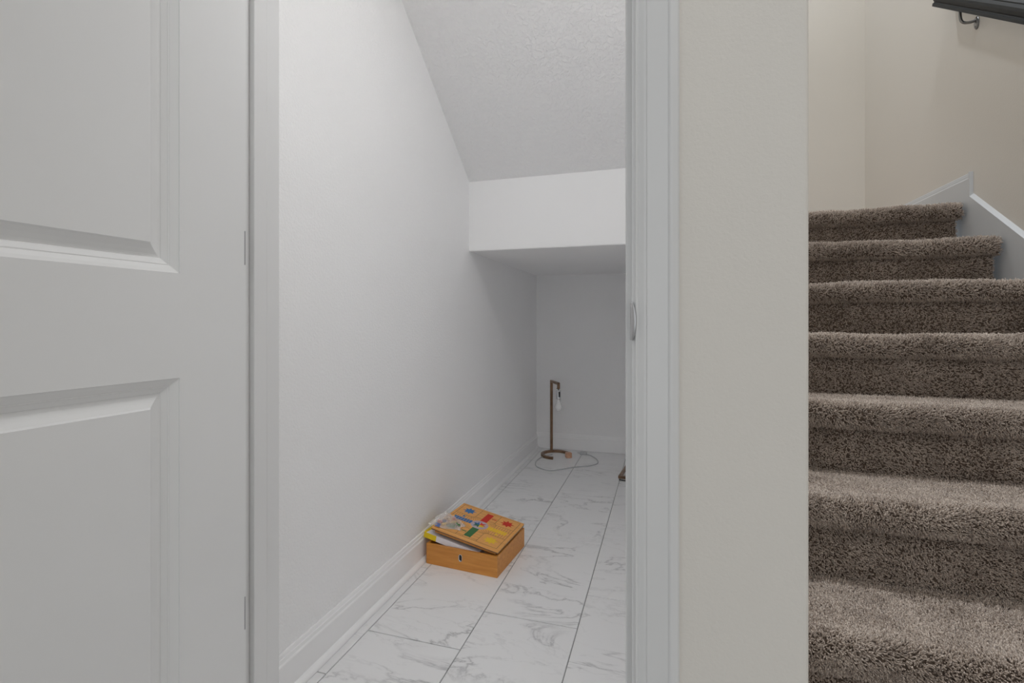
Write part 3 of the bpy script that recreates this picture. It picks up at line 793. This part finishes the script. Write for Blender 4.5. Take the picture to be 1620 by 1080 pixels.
# ------------------------------------------------------------------ brass lamps at the back of the closet
def lamp(name, label):
    """standing lamp, origin under the stem: square tube stem, short arm, bulb holder, C-shaped base"""
    L = empty(name); tag(L, label, 'lamp', 'brass desk lamps')
    H, w, AL = 0.532, 0.0085, 0.164
    box('stem', -w, w, -w, w, 0.004, H, 'brass', L, 0.001)
    arm = box('arm', w, AL, -w * 0.95, w * 0.95, H - 2 * w, H, 'brass', L, 0.001)
    box('drop', AL - 2 * w, AL, -w, w, H - 0.044, H - 2 * w + 0.001, 'brass', L, 0.001)
    # C base: flat bar bent in a ring, open at the front right
    cx, cy, r0, r1 = 0.098, 0.0, 0.107, 0.089
    a_s, a_e = R(47), R(330)
    n = 36; bm = bmesh.new(); ring = []
    for k in range(n + 1):
        a = a_s + (a_e - a_s) * k / n
        ring.append([bm.verts.new((cx + r * math.cos(a), cy + r * math.sin(a), z)) for r, z in ((r1, 0.0), (r0, 0.0), (r0, 0.017), (r1, 0.017))])
    for k in range(n):
        for i in range(4): bm.faces.new((ring[k][i], ring[k][(i + 1) % 4], ring[k + 1][(i + 1) % 4], ring[k + 1][i]))
    bm.faces.new(ring[0]); bm.faces.new(ring[-1][::-1])
    base = from_bm('base_ring', bm, 'brass', L)
    ex, ey = cx + 0.098 * math.cos(a_s), cy + 0.098 * math.sin(a_s)
    box('end_block', ex - 0.017, ex + 0.017, ey - 0.02, ey + 0.02, 0.0, 0.036, 'copper', base, 0.002)
    # bulb holder and bulb
    bx = AL - w
    hd = lathe('bulb_holder', [(0.0001, 0.0), (0.004, 0.0), (0.004, -0.010), (0.0165, -0.012), (0.0175, -0.016), (0.0165, -0.022), (0.0165, -0.066), (0.018, -0.070), (0.0001, -0.070)], 'chrome', L, 20, (bx, 0, H - 0.044))
    box('switch_tab', 0.0165 + bx - 0.004, bx + 0.0235, -0.005, 0.005, H - 0.1, H - 0.062, 'black', hd, 0.001)
    tube('switch_key', [(bx - 0.036, 0, H - 0.047), (bx + 0.012, 0, H - 0.047)], 0.0028, 'black', hd, 8)
    lathe('bulb', [(0.0001, 0.0), (0.0125, 0.0), (0.0130, -0.010), (0.0165, -0.026), (0.0235, -0.044), (0.0270, -0.058), (0.0255, -0.072), (0.0190, -0.083), (0.0090, -0.089), (0.0001, -0.0905)], 'bulb', L, 24, (bx, 0, H - 0.114))
    return L
def dup(o, parent=None):
    c = o.copy(); C.objects.link(c); c.parent = parent
    for ch in [x for x in o.children]: dup(ch, c)
    return c
lp = lamp('desk_lamp', 'upright bare-bulb brass lamp in the far closet corner')
lp.location = (-0.795, 3.572, 0.0003); lp.rotation_euler = (0, 0, R(-59))
lp2 = dup(lp); lp2['label'] = 'brass lamp lying on the floor, mostly hidden by the door frame'
# laid down: stem on the floor, its top corner towards the camera, arm to the right
lp2.matrix_world = Matrix.Translation((-0.262, 3.09, 0.0092)) @ Matrix.Rotation(R(-6), 4, 'Z') @ Matrix.Rotation(R(90), 4, 'X') @ Matrix.Translation((0, 0, -0.532))
# cords, parts of their lamps
bpy.context.view_layer.update()
def attach(o, L):
    o.parent = L; o.matrix_parent_inverse = L.matrix_world.inverted(); return o
cz = 0.0038
pc = attach(tube('power_cord', [Vector(p) for p in spline([(-0.772, 3.50, cz), (-0.822, 3.425, cz), (-0.842, 3.33, cz), (-0.834, 3.25, cz), (-0.812, 3.187, cz), (-0.764, 3.140, cz), (-0.700, 3.12, cz), (-0.640, 3.165, cz), (-0.580, 3.228, cz), (-0.530, 3.262, cz), (-0.480, 3.295, cz), (-0.440, 3.350, cz), (-0.433, 3.405, cz), (-0.455, 3.480, cz), (-0.500, 3.550, cz), (-0.540, 3.578, cz)], 8)], 0.0036, 'cord', None, 8), lp)
bm = bmesh.new(); bm_box(bm, -0.585, -0.536, 3.565, 3.592, 0.0005, 0.018, 0.003)
for dy in (-0.006, 0.006): bm_box(bm, -0.602, -0.585, 3.5785 + dy - 0.0008, 3.5785 + dy + 0.0008, 0.008, 0.0125)
pg = from_bm('plug', bm, 'cord'); pg.parent = pc
attach(tube('power_cord', [Vector(p) for p in spline([(-0.262, 3.060, 0.004), (-0.235, 3.052, 0.004), (-0.20, 3.048, 0.004), (-0.14, 3.05, 0.004), (-0.07, 3.16, 0.004), (-0.10, 3.34, 0.004), (-0.205, 3.45, 0.004), (-0.245, 3.52, 0.004), (-0.253, 3.58, 0.004), (-0.24, 3.655, 0.004)], 8)], 0.0036, 'black', None, 8), lp2)
